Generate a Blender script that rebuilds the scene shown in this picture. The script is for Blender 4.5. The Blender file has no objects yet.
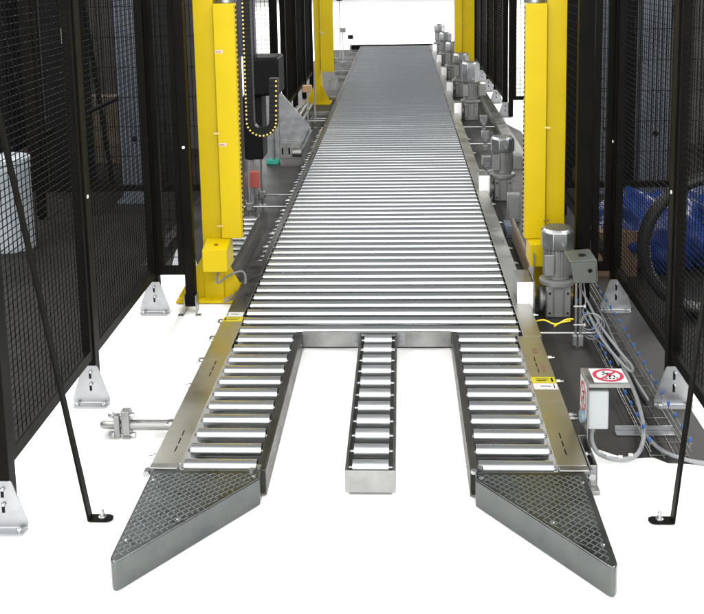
import bpy, bmesh, math, random
from mathutils import Vector, Matrix
random.seed(7)
scene = bpy.context.scene
C = scene.collection

# ------------------------------------------------------------------ camera
FPX, PCX, PCY, IW, IH = 1000.0, 352.0, 118.0, 704.0, 614.0
def _n(v): return v.normalized()
_F = _n(Vector((401 - PCX, -42 - PCY, FPX)))
_D = Vector((475 - PCX, 6400 - PCY, FPX)); _D = _n(_D - _F * _D.dot(_F))
_R = _D.cross(_F)
CAM = Vector((0, 0, 1.82))
right = Vector((_R[0], _F[0], -_D[0])); down = Vector((_R[1], _F[1], -_D[1])); fwd = Vector((_R[2], _F[2], -_D[2]))
cd = bpy.data.cameras.new('camera'); co = bpy.data.objects.new('camera', cd); C.objects.link(co)
m = Matrix.Identity(4)
for i in range(3):
    m[i][0] = right[i]; m[i][1] = -down[i]; m[i][2] = -fwd[i]; m[i][3] = CAM[i]
co.matrix_world = m
cd.sensor_fit = 'HORIZONTAL'; cd.sensor_width = 36; cd.lens = FPX / IW * 36
cd.shift_x = 0.0; cd.shift_y = (PCY - IH / 2) / IW
cd.clip_start = 0.05; cd.clip_end = 400
scene.camera = co
def ray(x, y): return right * (x - PCX) + down * (y - PCY) + fwd * FPX
def onz(x, y, z=0.0): d = ray(x, y); return CAM + d * ((z - CAM.z) / d.z)
def ony(x, y, Y): d = ray(x, y); return CAM + d * (Y / d.y)
def onx(x, y, X): d = ray(x, y); return CAM + d * (X / d.x)

# ------------------------------------------------------------------ light
world = bpy.data.worlds.new('World'); scene.world = world; world.use_nodes = True
world.node_tree.nodes['Background'].inputs[0].default_value = (0.94, 0.97, 1.0, 1)
world.node_tree.nodes['Background'].inputs[1].default_value = 0.32
def area(name, loc, rot, sx, sy, power, col):
    l = bpy.data.lights.new(name, 'AREA'); l.shape = 'RECTANGLE'; l.size = sx; l.size_y = sy
    l.energy = power; l.color = col
    o = bpy.data.objects.new(name, l); C.objects.link(o); o.location = loc; o.rotation_euler = rot
    return o
R = math.radians
area('gate_daylight', (0, -7, 4.7), (R(90), 0, 0), 12, 9.0, 1500, (1.0, 0.99, 0.97))
area('roller_highlight_panel', (0, -3.4, 9.3), (0, 0, 0), 12, 7.2, 640, (1.0, 0.99, 0.97))  # unseen overhead panel, added to widen the bright bands on the rollers
area('ground_fill_row', (-5.5, 17, 6.5), (0, 0, 0), 1.2, 44, 5000, (1.0, 0.98, 0.95))  # added fill rows, set off axis to whiten the ground without showing in rollers
area('ground_fill_row', (5.5, 17, 6.5), (0, 0, 0), 1.2, 44, 5000, (1.0, 0.98, 0.95))
area('far_gate_light', (-1.35, 45, 2.9), (R(-90), 0, 0), 0.95, 5.0, 30, (0.92, 0.97, 1.0))
vs = scene.view_settings
vs.view_transform = 'Standard'; vs.look = 'None'; vs.exposure = 0; vs.gamma = 1; vs.use_curve_mapping = False

# ------------------------------------------------------------------ materials
MATS = {}
def mat(name, col, rough=0.5, metal=0.0, col2=None, nscale=8.0, bump=0.0, bscale=60.0, stretch=(1, 1, 1),
        rvar=0.0, contrast=(0.3, 0.7), spec=0.5, coat=0.0):
    if name in MATS: return MATS[name]
    mt = bpy.data.materials.new(name); mt.use_nodes = True
    nt = mt.node_tree; b = nt.nodes['Principled BSDF']
    b.inputs['Base Color'].default_value = (*col, 1); b.inputs['Roughness'].default_value = rough
    b.inputs['Metallic'].default_value = metal; b.inputs['Specular IOR Level'].default_value = spec
    b.inputs['Coat Weight'].default_value = coat
    if col2 or bump or rvar:
        tc = nt.nodes.new('ShaderNodeTexCoord'); mp = nt.nodes.new('ShaderNodeMapping')
        mp.inputs['Scale'].default_value = stretch
        oi = nt.nodes.new('ShaderNodeObjectInfo'); ad = nt.nodes.new('ShaderNodeVectorMath'); ad.operation = 'ADD'
        sc = nt.nodes.new('ShaderNodeMath'); sc.operation = 'MULTIPLY'; sc.inputs[1].default_value = 37.0
        nt.links.new(oi.outputs['Random'], sc.inputs[0])
        nt.links.new(tc.outputs['Object'], ad.inputs[0]); nt.links.new(sc.outputs[0], ad.inputs[1])
        nt.links.new(ad.outputs[0], mp.inputs['Vector'])
        n = nt.nodes.new('ShaderNodeTexNoise'); n.inputs['Scale'].default_value = nscale
        n.inputs['Detail'].default_value = 6; n.inputs['Roughness'].default_value = 0.6
        nt.links.new(mp.outputs[0], n.inputs['Vector'])
        mr = nt.nodes.new('ShaderNodeMapRange'); mr.inputs[1].default_value = contrast[0]; mr.inputs[2].default_value = contrast[1]
        nt.links.new(n.outputs['Fac'], mr.inputs[0])
        if col2:
            mx = nt.nodes.new('ShaderNodeMix'); mx.data_type = 'RGBA'
            mx.inputs[6].default_value = (*col, 1); mx.inputs[7].default_value = (*col2, 1)
            nt.links.new(mr.outputs[0], mx.inputs[0]); nt.links.new(mx.outputs[2], b.inputs['Base Color'])
        if rvar:
            m2 = nt.nodes.new('ShaderNodeMapRange'); m2.inputs[3].default_value = rough - rvar; m2.inputs[4].default_value = rough + rvar
            nt.links.new(mr.outputs[0], m2.inputs[0]); nt.links.new(m2.outputs[0], b.inputs['Roughness'])
        if bump:
            n2 = nt.nodes.new('ShaderNodeTexNoise'); n2.inputs['Scale'].default_value = bscale; n2.inputs['Detail'].default_value = 4
            nt.links.new(mp.outputs[0], n2.inputs['Vector'])
            bp = nt.nodes.new('ShaderNodeBump'); bp.inputs['Strength'].default_value = bump; bp.inputs['Distance'].default_value = 0.004
            nt.links.new(n2.outputs['Fac'], bp.inputs['Height']); nt.links.new(bp.outputs[0], b.inputs['Normal'])
    MATS[name] = mt
    return mt
M_white = mat('white_ground', (0.93, 0.93, 0.93), 0.9, 0, spec=0.1)
M_floor = mat('dark_concrete', (0.012, 0.0115, 0.011), 0.5, 0, (0.026, 0.025, 0.023), 3.0, 0.12, 45, rvar=0.12, spec=0.35)
M_hfloor = mat('dimmed_hall_floor', (0.006, 0.0056, 0.005), 0.6, 0, (0.014, 0.0132, 0.012), 2.0, 0.12, 45, rvar=0.1, spec=0.12)  # darker copy of the concrete; dimness behind the fences put into the colour
M_roll = mat('zinc_roller', (0.64, 0.665, 0.68), 0.27, 1.0, (0.54, 0.565, 0.58), 5.0, 0.0, 30, stretch=(0.6, 6, 6), rvar=0.06)
M_aroll = mat('dull_roller', (0.62, 0.64, 0.66), 0.40, 1.0, (0.48, 0.50, 0.52), 7.0, 0.05, 50, stretch=(1.5, 6, 6), rvar=0.08)
M_galv = mat('galvanised', (0.22, 0.225, 0.22), 0.42, 1.0, (0.32, 0.325, 0.32), 14, 0.10, 40, rvar=0.12)
M_galvl = mat('galvanised_light', (0.27, 0.28, 0.295), 0.38, 0.9, (0.36, 0.37, 0.38), 18, 0.06, 50, rvar=0.1)
M_rail = mat('rail_steel', (0.13, 0.13, 0.122), 0.40, 1.0, (0.20, 0.197, 0.185), 10, 0.08, 60, rvar=0.1)
M_cov = mat('cover_steel', (0.40, 0.40, 0.375), 0.36, 1.0, (0.52, 0.52, 0.49), 6, 0.0, 60, rvar=0.1)
M_drail = mat('dark_rail_steel', (0.075, 0.075, 0.070), 0.42, 1.0, (0.11, 0.108, 0.10), 10, 0.08, 60, rvar=0.1)
M_oliv = mat('reflection_tint_steel', (0.53, 0.53, 0.48), 0.34, 1.0, (0.45, 0.45, 0.42), 5, 0.0, 60, rvar=0.08)  # faint yellow cast of the columns' reflection kept in the base colour
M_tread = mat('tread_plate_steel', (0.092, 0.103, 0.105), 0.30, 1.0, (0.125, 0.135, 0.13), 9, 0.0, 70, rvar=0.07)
M_bar = mat('tread_bar_steel', (0.34, 0.37, 0.38), 0.28, 1.0)
M_bolt = mat('bolt_zinc', (0.46, 0.475, 0.49), 0.32, 1.0)
M_black = mat('black_powder_coat', (0.003, 0.003, 0.003), 0.45, 0, (0.006, 0.0055, 0.004), 6, 0.1, 250, spec=0.04)
M_wire = mat('black_wire', (0.003, 0.003, 0.003), 0.6, spec=0.04)
M_rub = mat('black_plastic', (0.008, 0.008, 0.009), 0.4, spec=0.25)
M_yel = mat('yellow_paint', (0.51, 0.38, 0.0), 0.42, 0, (0.465, 0.34, 0.0), 3, 0.04, 120, spec=0.2)
M_gear = mat('grey_motor_paint', (0.17, 0.175, 0.175), 0.42, 0.35, (0.22, 0.225, 0.22), 9, 0.08, 60)
M_gbox = mat('grey_plastic_box', (0.31, 0.335, 0.345), 0.45, 0, (0.335, 0.36, 0.37), 5)
M_cab = mat('grey_cable', (0.20, 0.21, 0.22), 0.5)
M_ycab = mat('yellow_cable', (0.8, 0.6, 0.02), 0.45)
M_blue = mat('blue_cap', (0.015, 0.075, 0.27), 0.5)
M_film = mat('blue_film', (0.001, 0.008, 0.06), 0.32, 0, (0.004, 0.03, 0.15), 6, 0.9, 14, coat=0.1, spec=0.3)
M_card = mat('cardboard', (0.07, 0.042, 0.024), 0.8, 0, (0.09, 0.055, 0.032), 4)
M_wht = mat('white_print', (0.50, 0.50, 0.49), 0.5)
M_red = mat('red_print', (0.36, 0.012, 0.045), 0.45)
M_blk = mat('black_print', (0.005, 0.005, 0.005), 0.6, spec=0.1)
M_ylab = mat('yellow_label', (0.42, 0.36, 0.01), 0.5)
M_plate = mat('guard_reflection_white', (0.88, 0.88, 0.88), 0.4)  # white stands in for the bright reflection on the galvanised guard plates
M_col = mat('blue_grey_steel', (0.055, 0.070, 0.095), 0.5, 0, (0.075, 0.09, 0.115), 2)
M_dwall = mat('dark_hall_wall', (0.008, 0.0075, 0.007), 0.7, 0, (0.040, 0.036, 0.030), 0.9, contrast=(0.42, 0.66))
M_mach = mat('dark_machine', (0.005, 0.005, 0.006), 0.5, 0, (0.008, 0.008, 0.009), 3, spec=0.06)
M_teal = mat('teal_plastic', (0.02, 0.30, 0.22), 0.5)
M_redb = mat('dull_red_paint', (0.28, 0.05, 0.035), 0.55)
M_wood = mat('wood_end', (0.38, 0.25, 0.13), 0.7, 0, (0.3, 0.18, 0.08), 30)

# ------------------------------------------------------------------ mesh helpers
class MB:
    def __init__(s): s.v = []; s.f = []
    def _add(s, vs, fs):
        o = len(s.v); s.v += [tuple(v) for v in vs]; s.f += [tuple(i + o for i in f) for f in fs]; return s
    def box(s, x0, x1, y0, y1, z0, z1, M=None):
        vs = [Vector((x, y, z)) for z in (z0, z1) for y in (y0, y1) for x in (x0, x1)]
        if M: vs = [M @ v for v in vs]
        return s._add(vs, [(0, 2, 3, 1), (4, 5, 7, 6), (0, 1, 5, 4), (2, 6, 7, 3), (0, 4, 6, 2), (1, 3, 7, 5)])
    def prism(s, poly, a, b, axis='z', M=None):
        # poly: 2-D outline, counter-clockwise seen from +axis
        n = len(poly)
        def P(p, h):
            if axis == 'z': return Vector((p[0], p[1], h))
            if axis == 'y': return Vector((p[0], h, p[1]))
            return Vector((h, p[0], p[1]))
        vs = [P(p, a) for p in poly] + [P(p, b) for p in poly]
        if M: vs = [M @ v for v in vs]
        fs = [tuple(reversed(range(n))), tuple(range(n, 2 * n))] + [(i, (i + 1) % n, n + (i + 1) % n, n + i) for i in range(n)]
        return s._add(vs, fs)
    def lathe(s, prof, seg=20, axis='z', M=None, cap=True, phase=0.0):
        # prof: list of (r, h)
        vs = []; k = len(prof)
        for (r, h) in prof:
            for i in range(seg):
                a = 2 * math.pi * (i + phase) / seg; c, d = r * math.cos(a), r * math.sin(a)
                v = Vector((c, d, h)) if axis == 'z' else (Vector((h, c, d)) if axis == 'x' else Vector((d, h, c)))
                vs.append(M @ v if M else v)
        fs = [(j * seg + i, j * seg + (i + 1) % seg, (j + 1) * seg + (i + 1) % seg, (j + 1) * seg + i) for j in range(k - 1) for i in range(seg)]
        if cap: fs += [tuple(reversed(range(seg))), tuple(range((k - 1) * seg, k * seg))]
        return s._add(vs, fs)
    def tube(s, pts, r, seg=8, closed=False):
        pts = [Vector(p) for p in pts]; n = len(pts); vs = []
        up = None
        for i, p in enumerate(pts):
            if closed: t = pts[(i + 1) % n] - pts[i - 1]
            else: t = pts[min(i + 1, n - 1)] - pts[max(i - 1, 0)]
            t.normalize()
            if up is None:
                up = Vector((0, 0, 1)) if abs(t.z) < 0.9 else Vector((1, 0, 0))
            u = (up - t * up.dot(t)).normalized(); up = u; w = t.cross(u)
            for k in range(seg):
                a = 2 * math.pi * k / seg; vs.append(p + u * (r * math.cos(a)) + w * (r * math.sin(a)))
        fs = []
        for i in range(n if closed else n - 1):
            j = (i + 1) % n
            fs += [(i * seg + k, i * seg + (k + 1) % seg, j * seg + (k + 1) % seg, j * seg + k) for k in range(seg)]
        if not closed: fs += [tuple(reversed(range(seg))), tuple(range((n - 1) * seg, n * seg))]
        return s._add(vs, fs)
    def mesh(s, name, material, smooth=True):
        me = bpy.data.meshes.new(name); me.from_pydata(s.v, [], s.f)
        bm = bmesh.new(); bm.from_mesh(me); bmesh.ops.recalc_face_normals(bm, faces=bm.faces); bm.to_mesh(me); bm.free()
        me.materials.append(material)
        if smooth:
            me.shade_smooth(); me.set_sharp_from_angle(angle=R(35))
        return me
    def build(s, name, material, parent=None, smooth=True, bevel=0.0, stuff=False):
        o = bpy.data.objects.new(name, s.mesh(name, material, smooth)); C.objects.link(o)
        if parent: o.parent = parent
        if bevel:
            bv = o.modifiers.new('bevel', 'BEVEL'); bv.width = bevel; bv.segments = 2; bv.limit_method = 'ANGLE'; bv.angle_limit = R(40)
        if stuff: o['kind'] = 'stuff'
        return o
def smooth_path(pts, n=8):
    pts = [Vector(p) for p in pts]; out = []
    for i in range(len(pts) - 1):
        p0 = pts[max(i - 1, 0)]; p1 = pts[i]; p2 = pts[i + 1]; p3 = pts[min(i + 2, len(pts) - 1)]
        for k in range(n):
            t = k / n
            out.append(0.5 * ((2 * p1) + (p2 - p0) * t + (2 * p0 - 5 * p1 + 4 * p2 - p3) * t * t + (3 * p1 - p0 - 3 * p2 + p3) * t ** 3))
    out.append(pts[-1]); return out
def thing(name, label, cat, loc=(0, 0, 0), rz=0.0, group=None):
    o = bpy.data.objects.new(name, None); C.objects.link(o); o.empty_display_size = 0.05
    o.location = loc; o.rotation_euler = (0, 0, rz); o['label'] = label; o['category'] = cat
    if group: o['group'] = group
    return o
def tag(o, label, cat, group=None):
    o['label'] = label; o['category'] = cat
    if group: o['group'] = group
    return o
def inst(name, me, parent=None, loc=(0, 0, 0), rot=(0, 0, 0)):
    o = bpy.data.objects.new(name, me); C.objects.link(o); o.location = loc; o.rotation_euler = rot
    if parent: o.parent = parent
    return o
def copy_tree(o, parent=None):
    c = o.copy(); C.objects.link(c); c.parent = parent
    for ch in list(o.children): copy_tree(ch, c)
    return c
def structure(o): o['kind'] = 'structure'; return o

# ------------------------------------------------------------------ ground
g = structure(MB().box(-60, 60, -20, 120, -0.3, 0.0).build('ground', M_white, smooth=False))
fl = MB()
fl.box(-0.868, 0.612, 4.50, 20.2, 0.001, 0.004)                       # under the conveyor bed
fl.box(-1.080, -0.868, 5.16, 20.2, 0.001, 0.004)                      # beside the conveyor, left
fl.box(-1.60, -1.080, 5.80, 20.2, 0.001, 0.004)
fh = MB()
fh.box(-7.0, -1.492, 1.2, 5.80, 0.001, 0.004).box(-7.0, -1.60, 5.80, 9.6, 0.001, 0.004)                          # behind the left fence
fl.prism([(0.612, 3.56), (0.70, 3.53), (0.80, 3.45), (0.90, 3.46), (0.94, 3.42), (1.03, 3.41), (1.145, 3.44), (1.145, 4.25), (1.234, 4.35), (1.234, 10.4),
          (1.10, 11.0), (1.10, 20.2), (0.612, 20.2)], 0.001, 0.004)
fh.box(1.235, 7.0, 1.2, 9.6, 0.001, 0.0035)
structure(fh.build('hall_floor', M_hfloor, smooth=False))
structure(fl.build('concrete_floor', M_floor, smooth=False))
# near-black walls stand in for the unlit hall behind the fences
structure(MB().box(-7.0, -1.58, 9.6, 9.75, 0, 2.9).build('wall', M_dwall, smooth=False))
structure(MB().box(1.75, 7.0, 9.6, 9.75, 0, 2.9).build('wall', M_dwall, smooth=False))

# ------------------------------------------------------------------ roller conveyor
conv = thing('roller_conveyor', 'long low galvanised roller conveyor with three forked arms at its front end', 'conveyor', (-0.137, 3.17, 0))
OX, OY = -0.137, 3.17
def cpart(mb, name, material, bevel=0.0, stuff=False, parent=None, smooth=True):
    for i, v in enumerate(mb.v): mb.v[i] = (v[0] - OX, v[1] - OY, v[2])
    return mb.build(name, material, parent or conv, smooth, bevel, stuff)
RR = 0.0265; RZ = 0.0735; PITCH = 0.117
def roller_mesh(x0, x1, name='roller', material=None):
    h = (x1 - x0) / 2
    return MB().lathe([(0.006, -h - 0.014), (0.006, -h - 0.001), (0.019, -h), (RR, -h), (RR, h), (0.019, h), (0.006, h + 0.001), (0.006, h + 0.014)],
                      28, 'x').mesh(name, material or M_roll)
def rollers(x0, x1, y0, n, skip=(), material=None):
    me = roller_mesh(x0, x1, 'roller', material)
    for i in range(n):
        if i in skip: continue
        inst('roller', me, conv, ((x0 + x1) / 2 - OX, y0 + i * PITCH - OY, RZ + random.uniform(-0.0006, 0.0006)), (random.uniform(0, 6.28), 0, random.uniform(-0.0008, 0.0008)))
Y0 = 3.238
rollers(-0.776, -0.522, Y0, 11)
rollers(0.246, 0.502, Y0, 11)
rollers(-0.188, -0.063, Y0, 11, material=M_aroll)
rollers(-0.786, 0.530, Y0 + 11 * PITCH, 141 - 11 + 2)
YE = Y0 + (141 + 2) * PITCH
# inner fork rails (channel: web + top lip)
def channel(xa, xb, y0, y1, z0=0.006, z1=0.1, lip=0.012, side=1):
    # web at xa (outer), lip towards xb
    mb = MB(); t = 0.004 * (1 if xb > xa else -1)
    a, b = sorted((xa, xa + t)); mb.box(a, b, y0, y1, z0, z1)
    a, b = sorted((xa + t, xb)); mb.box(a, b, y0, y1, z1 - 0.004, z1 - 0.0003)
    return mb
cpart(channel(-0.482, -0.512, 3.17, 4.452), 'inner_rail', M_drail, 0.0012)
cpart(channel(0.214, 0.240, 3.17, 4.452), 'inner_rail', M_drail, 0.0012)
# centre arm
cpart(MB().box(-0.212, -0.204, 3.186, 4.448, 0.014, 0.0955), 'side_plate', M_rail, 0.001)
cpart(MB().box(-0.047, -0.039, 3.186, 4.448, 0.014, 0.0955), 'side_plate', M_rail, 0.001)
cpart(MB().box(-0.212, -0.039, 3.178, 3.1855, 0.014, 0.0945), 'end_plate', M_galv, 0.0012)
cpart(MB().box(-0.204, -0.047, 3.19, 4.44, 0.012, 0.016), 'gap_dark_plate', M_rail)  # plates added to make the gaps between the fork rollers dark
cpart(MB().box(-0.77, -0.488, 3.17, 4.50, 0.010, 0.014), 'gap_dark_plate', M_rail)
cpart(MB().box(0.220, 0.50, 3.17, 4.50, 0.010, 0.014), 'gap_dark_plate', M_rail)
# cross beam
cb = MB().box(-0.481, -0.213, 4.449, 4.454, 0.026, 0.098).box(-0.038, 0.213, 4.449, 4.454, 0.026, 0.098).box(-0.481, 0.213, 4.4545, 4.470, 0.092, 0.097)
cb = cpart(cb, 'cross_beam', M_galv, 0.001)
bl = MB()
for x in (-0.235, -0.016):
    for z in (0.05, 0.082): bl.lathe([(0.010, 4.436), (0.010, 4.449)], 8, 'y', Matrix.Translation((x, 0, z)))
    bl.box(x - 0.013, x + 0.013, 4.441, 4.4485, 0.035, 0.096)
    cpart(bl, 'arm_bracket', M_galvl); bl = MB()
# outer rails / covers
def cover(x0, x1, y0, y1, name='rail_cover', material=M_oliv, z=0.0975):
    mb = MB().box(x0, x1, y0, y1, z - 0.003, z)
    xo = x0 if x0 < -0.5 else x1
    a, b = (xo, xo + 0.003) if xo < 0 else (xo - 0.003, xo)
    mb.box(a, b, y0, y1, 0.012, z - 0.0031)
    return cpart(mb, name, material, 0.0012)
cl = cover(-0.888, -0.786, 3.215, 4.60)
cl2 = cover(-0.882, -0.795, 4.603, 5.58, material=M_rail)  # darker steel paints in the shade on this stretch of cover
cr = cover(0.511, 0.616, 3.215, 4.40, material=M_oliv, z=0.0985)
cover(0.540, 0.624, 4.403, 7.2, material=M_cov)
cover(0.540, 0.620, 7.203, 10.4, material=M_cov)
cover(0.540, 0.620, 10.403, 14.6, material=M_cov)
cover(0.540, 0.618, 14.603, YE, material=M_cov)
cpart(MB().box(-0.832, -0.800, 5.584, 10.38, 0.012, 0.092), 'side_rail', M_rail, 0.002)
cpart(MB().box(-0.832, -0.800, 10.383, YE, 0.012, 0.092), 'side_rail', M_rail, 0.002)
cpart(MB().box(-0.83, 0.60, 10.372, 10.380, 0.070, 0.0985), 'section_joint', M_galv)
cpart(MB().box(-1.05, 0.62, YE + 0.03, YE + 0.09, 0.02, 0.115), 'end_beam', M_black, 0.002)
# short inner guard boxes where the covers start
for xa, xb in ((-0.888, -0.79), (0.515, 0.616)):
    cpart(MB().box(xa, xb, 3.176, 3.211, 0.07, 0.1015), 'cover_end', M_galv, 0.003)
    cpart(MB().box(xa + 0.016, xb - 0.012, 3.1735, 3.1757, 0.083, 0.089), 'slot', M_blk)
# axle slots in the covers
def slots(x, ys, slant=0.0, z=0.0977):
    for y in ys:
        cpart(MB().box(x - 0.0022, x + 0.0022, y, y + 0.042, z - 0.001, z + 0.0004), 'slot', M_blk)
slots(-0.826, (3.30, 3.36, 3.42)); slots(-0.826, (3.95, 4.01, 4.07)); slots(-0.826, (4.90, 4.96))
slots(0.556, (3.29, 3.35, 3.41), z=0.0987); slots(0.556, (3.99, 4.05, 4.11), z=0.0987)
# labels on the covers
def label_strip(x0, x1, y0, y1, z, material, marks):
    o = cpart(MB().box(x0, x1, y0, y1, z, z + 0.0006), 'sticker', material)
    mk = MB()
    for (u0, u1, v0, v1) in marks:
        mk.box(x0 + (x1 - x0) * u0, x0 + (x1 - x0) * u1, y0 + (y1 - y0) * v0, y0 + (y1 - y0) * v1, z + 0.0008, z + 0.0012)
    for i, v in enumerate(mk.v): mk.v[i] = (v[0] - OX, v[1] - OY, v[2])
    mk.build('print', M_blk, o, False)
txt = [(0.30 + 0.05 * i, 0.33 + 0.05 * i, 0.42, 0.60) for i in range(9)]
label_strip(-0.884, -0.797, 4.66, 4.72, 0.0978, M_wht, [(0.08, 0.13, 0.2, 0.85)] + txt)
label_strip(-0.886, -0.79, 4.592, 4.655, 0.0979, M_ylab, [(0.08, 0.16, 0.2, 0.8), (0.22, 0.85, 0.68, 0.76), (0.22, 0.75, 0.38, 0.46)])
label_strip(0.514, 0.612, 3.885, 3.945, 0.0988, M_ylab, [(0.82, 0.9, 0.2, 0.8), (0.2, 0.72, 0.60, 0.70), (0.2, 0.62, 0.32, 0.42)])
label_strip(0.516, 0.612, 3.825, 3.882, 0.0988, M_wht, [(0.84, 0.88, 0.15, 0.85)] + txt)
mk = MB()
for k in range(5): mk.box(0.572 + 0.003 * (k % 2), 0.582 + 0.004 * (k % 3), 3.995 + k * 0.022, 4.009 + k * 0.022, 0.0987, 0.0991)
for k in range(3): mk.box(0.558, 0.580, 4.20 + k * 0.02, 4.21 + k * 0.02, 0.0987, 0.0991)
cpart(mk, 'print', mat('brown_print', (0.16, 0.07, 0.05), 0.6))
# bolts along the outside of the rails
bl = MB()
def bolt_x(mb, x, y, z, sgn, r=0.010, l=0.016):
    a, b = sorted((x, x + sgn * l)); mb.lathe([(r, a), (r, b)], 6, 'x', Matrix.Translation((0, y, z)))
    a, b = sorted((x + sgn * l, x + sgn * (l + 0.014))); mb.lathe([(r * 0.5, a), (r * 0.5, b)], 8, 'x', Matrix.Translation((0, y, z)))
for k in range(48):
    bolt_x(bl, -0.8325, 5.63 + k * PITCH * 0.85, 0.078, -1, 0.009 + 0.003 * (k % 3 == 0), 0.010 + 0.012 * (k % 3 == 0))
for y in (3.30, 3.55, 3.90, 4.13, 4.40, 4.64): bolt_x(bl, -0.8885, y, 0.078, -1, 0.011)
for y in (3.35, 3.63, 3.66, 3.97, 4.22, 4.75, 5.3, 5.6, 5.9, 6.5, 7.0, 8.0, 8.9, 9.6): bolt_x(bl, 0.6245, y, 0.07, 1, 0.009, 0.016)
cpart(bl, 'rail_bolts', M_bolt, stuff=True)
bl = MB()
for k in range(12):
    for x, s in ((-0.4815, 1), (0.2135, -1)):
        bl.lathe([(0.004, x - 0.0015), (0.004, x + 0.0015)], 8, 'x', Matrix.Translation((0, 3.30 + k * 0.1, 0.055)))
for x in (-0.515, 0.243):
    for dx in (-0.016, 0.006): bl.lathe([(0.011, 0.094), (0.011, 0.106)], 6, 'z', Matrix.Translation((x + dx, 3.182 + dx, 0)))
for x in (-0.895, 0.622): bl.lathe([(0.012, 3.160), (0.012, 3.19)], 8, 'y', Matrix.Translation((x, 0, 0.085)))
cpart(bl, 'inner_rail_bolts', M_bolt, stuff=True)
# hooks on left cover edge
for y in (3.56, 4.16, 4.42, 4.64):
    cpart(MB().tube(smooth_path([(-0.889, y - 0.02, 0.075), (-0.908, y - 0.012, 0.082), (-0.912, y, 0.085), (-0.904, y + 0.014, 0.085), (-0.889, y + 0.018, 0.08)], 4), 0.004, 6), 'lug', M_rail)

# wedge-shaped deflectors in front
def wedge(sgn, xo, xi):
    # outline on the top (z=0.1): back outer, back inner, inner front, tip
    yb, yt = 3.170, 2.645
    pts = [(xo, yb), (xi, yb), (xi, yb - 0.055)]
    tipx = xo - sgn * 0.0
    # diagonal down to rounded tip
    a = Vector((xi, yb - 0.055)); tx = xo + (xi - xo) * 0.085
    rnd = [(tx, yt + 0.004), (xo + (xi - xo) * 0.055, yt - 0.006), (xo + (xi - xo) * 0.025, yt - 0.003), (xo + (xi - xo) * 0.004, yt + 0.012), (xo, yt + 0.04)]
    pts += rnd
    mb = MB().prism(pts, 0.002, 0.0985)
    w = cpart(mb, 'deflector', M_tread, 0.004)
    # raised tread bars, alternating direction
    def inside(x, y, mrg=0.012):
        n = len(pts); ok = True; sg = None
        for i in range(n):
            p, q = Vector(pts[i]), Vector(pts[(i + 1) % n]); e = (q - p)
            if e.length < 1e-6: continue
            d = (e.x * (y - p.y) - e.y * (x - p.x)) / e.length
            s = 1 if d > 0 else -1
            if sg is None: sg = s
            if s != sg or abs(d) < mrg: return False
        return True
    tb = MB(); s = 0.0150
    lo, hi = min(xo, xi), max(xo, xi)
    for i in range(-2, int((hi - lo) / s) + 2):
        for j in range(-2, int((yb - yt) / s) + 2):
            x, y = lo + i * s, yt + j * s
            if not inside(x, y) or y > yb - 0.02: continue
            an = R(45 if (i + j) % 2 else -45)
            u = Vector((math.cos(an), math.sin(an))); v = Vector((-u.y, u.x)); L, W = 0.0106, 0.0017
            c = Vector((x, y)); z0, z1 = 0.0984, 0.1004
            q = [c - u * L, c - u * L * 0.3 - v * W, c + u * L * 0.3 - v * W, c + u * L, c + u * L * 0.3 + v * W, c - u * L * 0.3 + v * W]
            t = [c - u * L * 0.8, c - u * L * 0.25 - v * W * 0.4, c + u * L * 0.25 - v * W * 0.4, c + u * L * 0.8, c + u * L * 0.25 + v * W * 0.4, c - u * L * 0.25 + v * W * 0.4]
            vs_ = [(p.x, p.y, z0) for p in q] + [(p.x, p.y, z1) for p in t]
            tb._add(vs_, [tuple(range(6, 12))] + [(k, (k + 1) % 6, 6 + (k + 1) % 6, 6 + k) for k in range(6)])
    for i, v in enumerate(tb.v): tb.v[i] = (v[0] - OX, v[1] - OY, v[2])
    tb.build('tread_pattern', M_bar, w, False, stuff=True)
    # countersunk screws
    sc = [(xo + (xi - xo) * 0.06, yb - 0.07), (xo + (xi - xo) * 0.07, yt + 0.10), (xo + (xi - xo) * 0.42, yt + 0.215), (xo + (xi - xo) * 0.95, yb - 0.045)]
    me = MB().lathe([(0.0065, 0.0), (0.0065, 0.003), (0.003, 0.0045)], 10).mesh('screw', M_bolt)
    for (x, y) in sc: inst('screw', me, w, (x - OX, y - OY, 0.0984))
    return w
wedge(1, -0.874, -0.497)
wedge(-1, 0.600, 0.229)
# lip plate behind the wedges
cpart(MB().box(-0.785, -0.50, 3.1715, 3.186, 0.070, 0.090), 'lip', M_galv, 0.001)
cpart(MB().box(0.232, 0.512, 3.1715, 3.186, 0.070, 0.090), 'lip', M_galv, 0.001)
cpart(MB().box(0.603, 0.640, 3.115, 3.155, 0.045, 0.060), 'step_bracket', M_galv, 0.002)

# ------------------------------------------------------------------ axle with clamp, left of the conveyor
ax = thing('clamp_shaft', 'bright steel shaft with bolted clamp sticking out left of the conveyor', 'shaft', (-1.09, 3.597, 0))
def local(mb, o):
    for i, v in enumerate(mb.v): mb.v[i] = (v[0] - o[0], v[1] - o[1], v[2] - (o[2] if len(o) > 2 else 0))
    return mb
AO = (-1.09, 3.597)
local(MB().lathe([(0.011, -1.185), (0.016, -1.175), (0.016, -1.08), (0.020, -1.079), (0.020, -0.8885)], 20, 'x', Matrix.Translation((0, 3.597, 0.052))), AO).build('shaft', M_galv, ax)
local(MB().prism([(3.572, 0.020), (3.600, 0.004), (3.622, 0.012), (3.624, 0.10), (3.606, 0.118), (3.572, 0.116)], -1.098, -1.066, 'x'), AO).build('clamp', M_galv, ax, bevel=0.003)
local(MB().prism([(3.565, 0.015), (3.585, 0.005), (3.60, 0.05), (3.588, 0.105), (3.566, 0.10)], -1.125, -1.104, 'x'), AO).build('clamp_jaw', M_galv, ax, bevel=0.003)
bb = MB()
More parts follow.
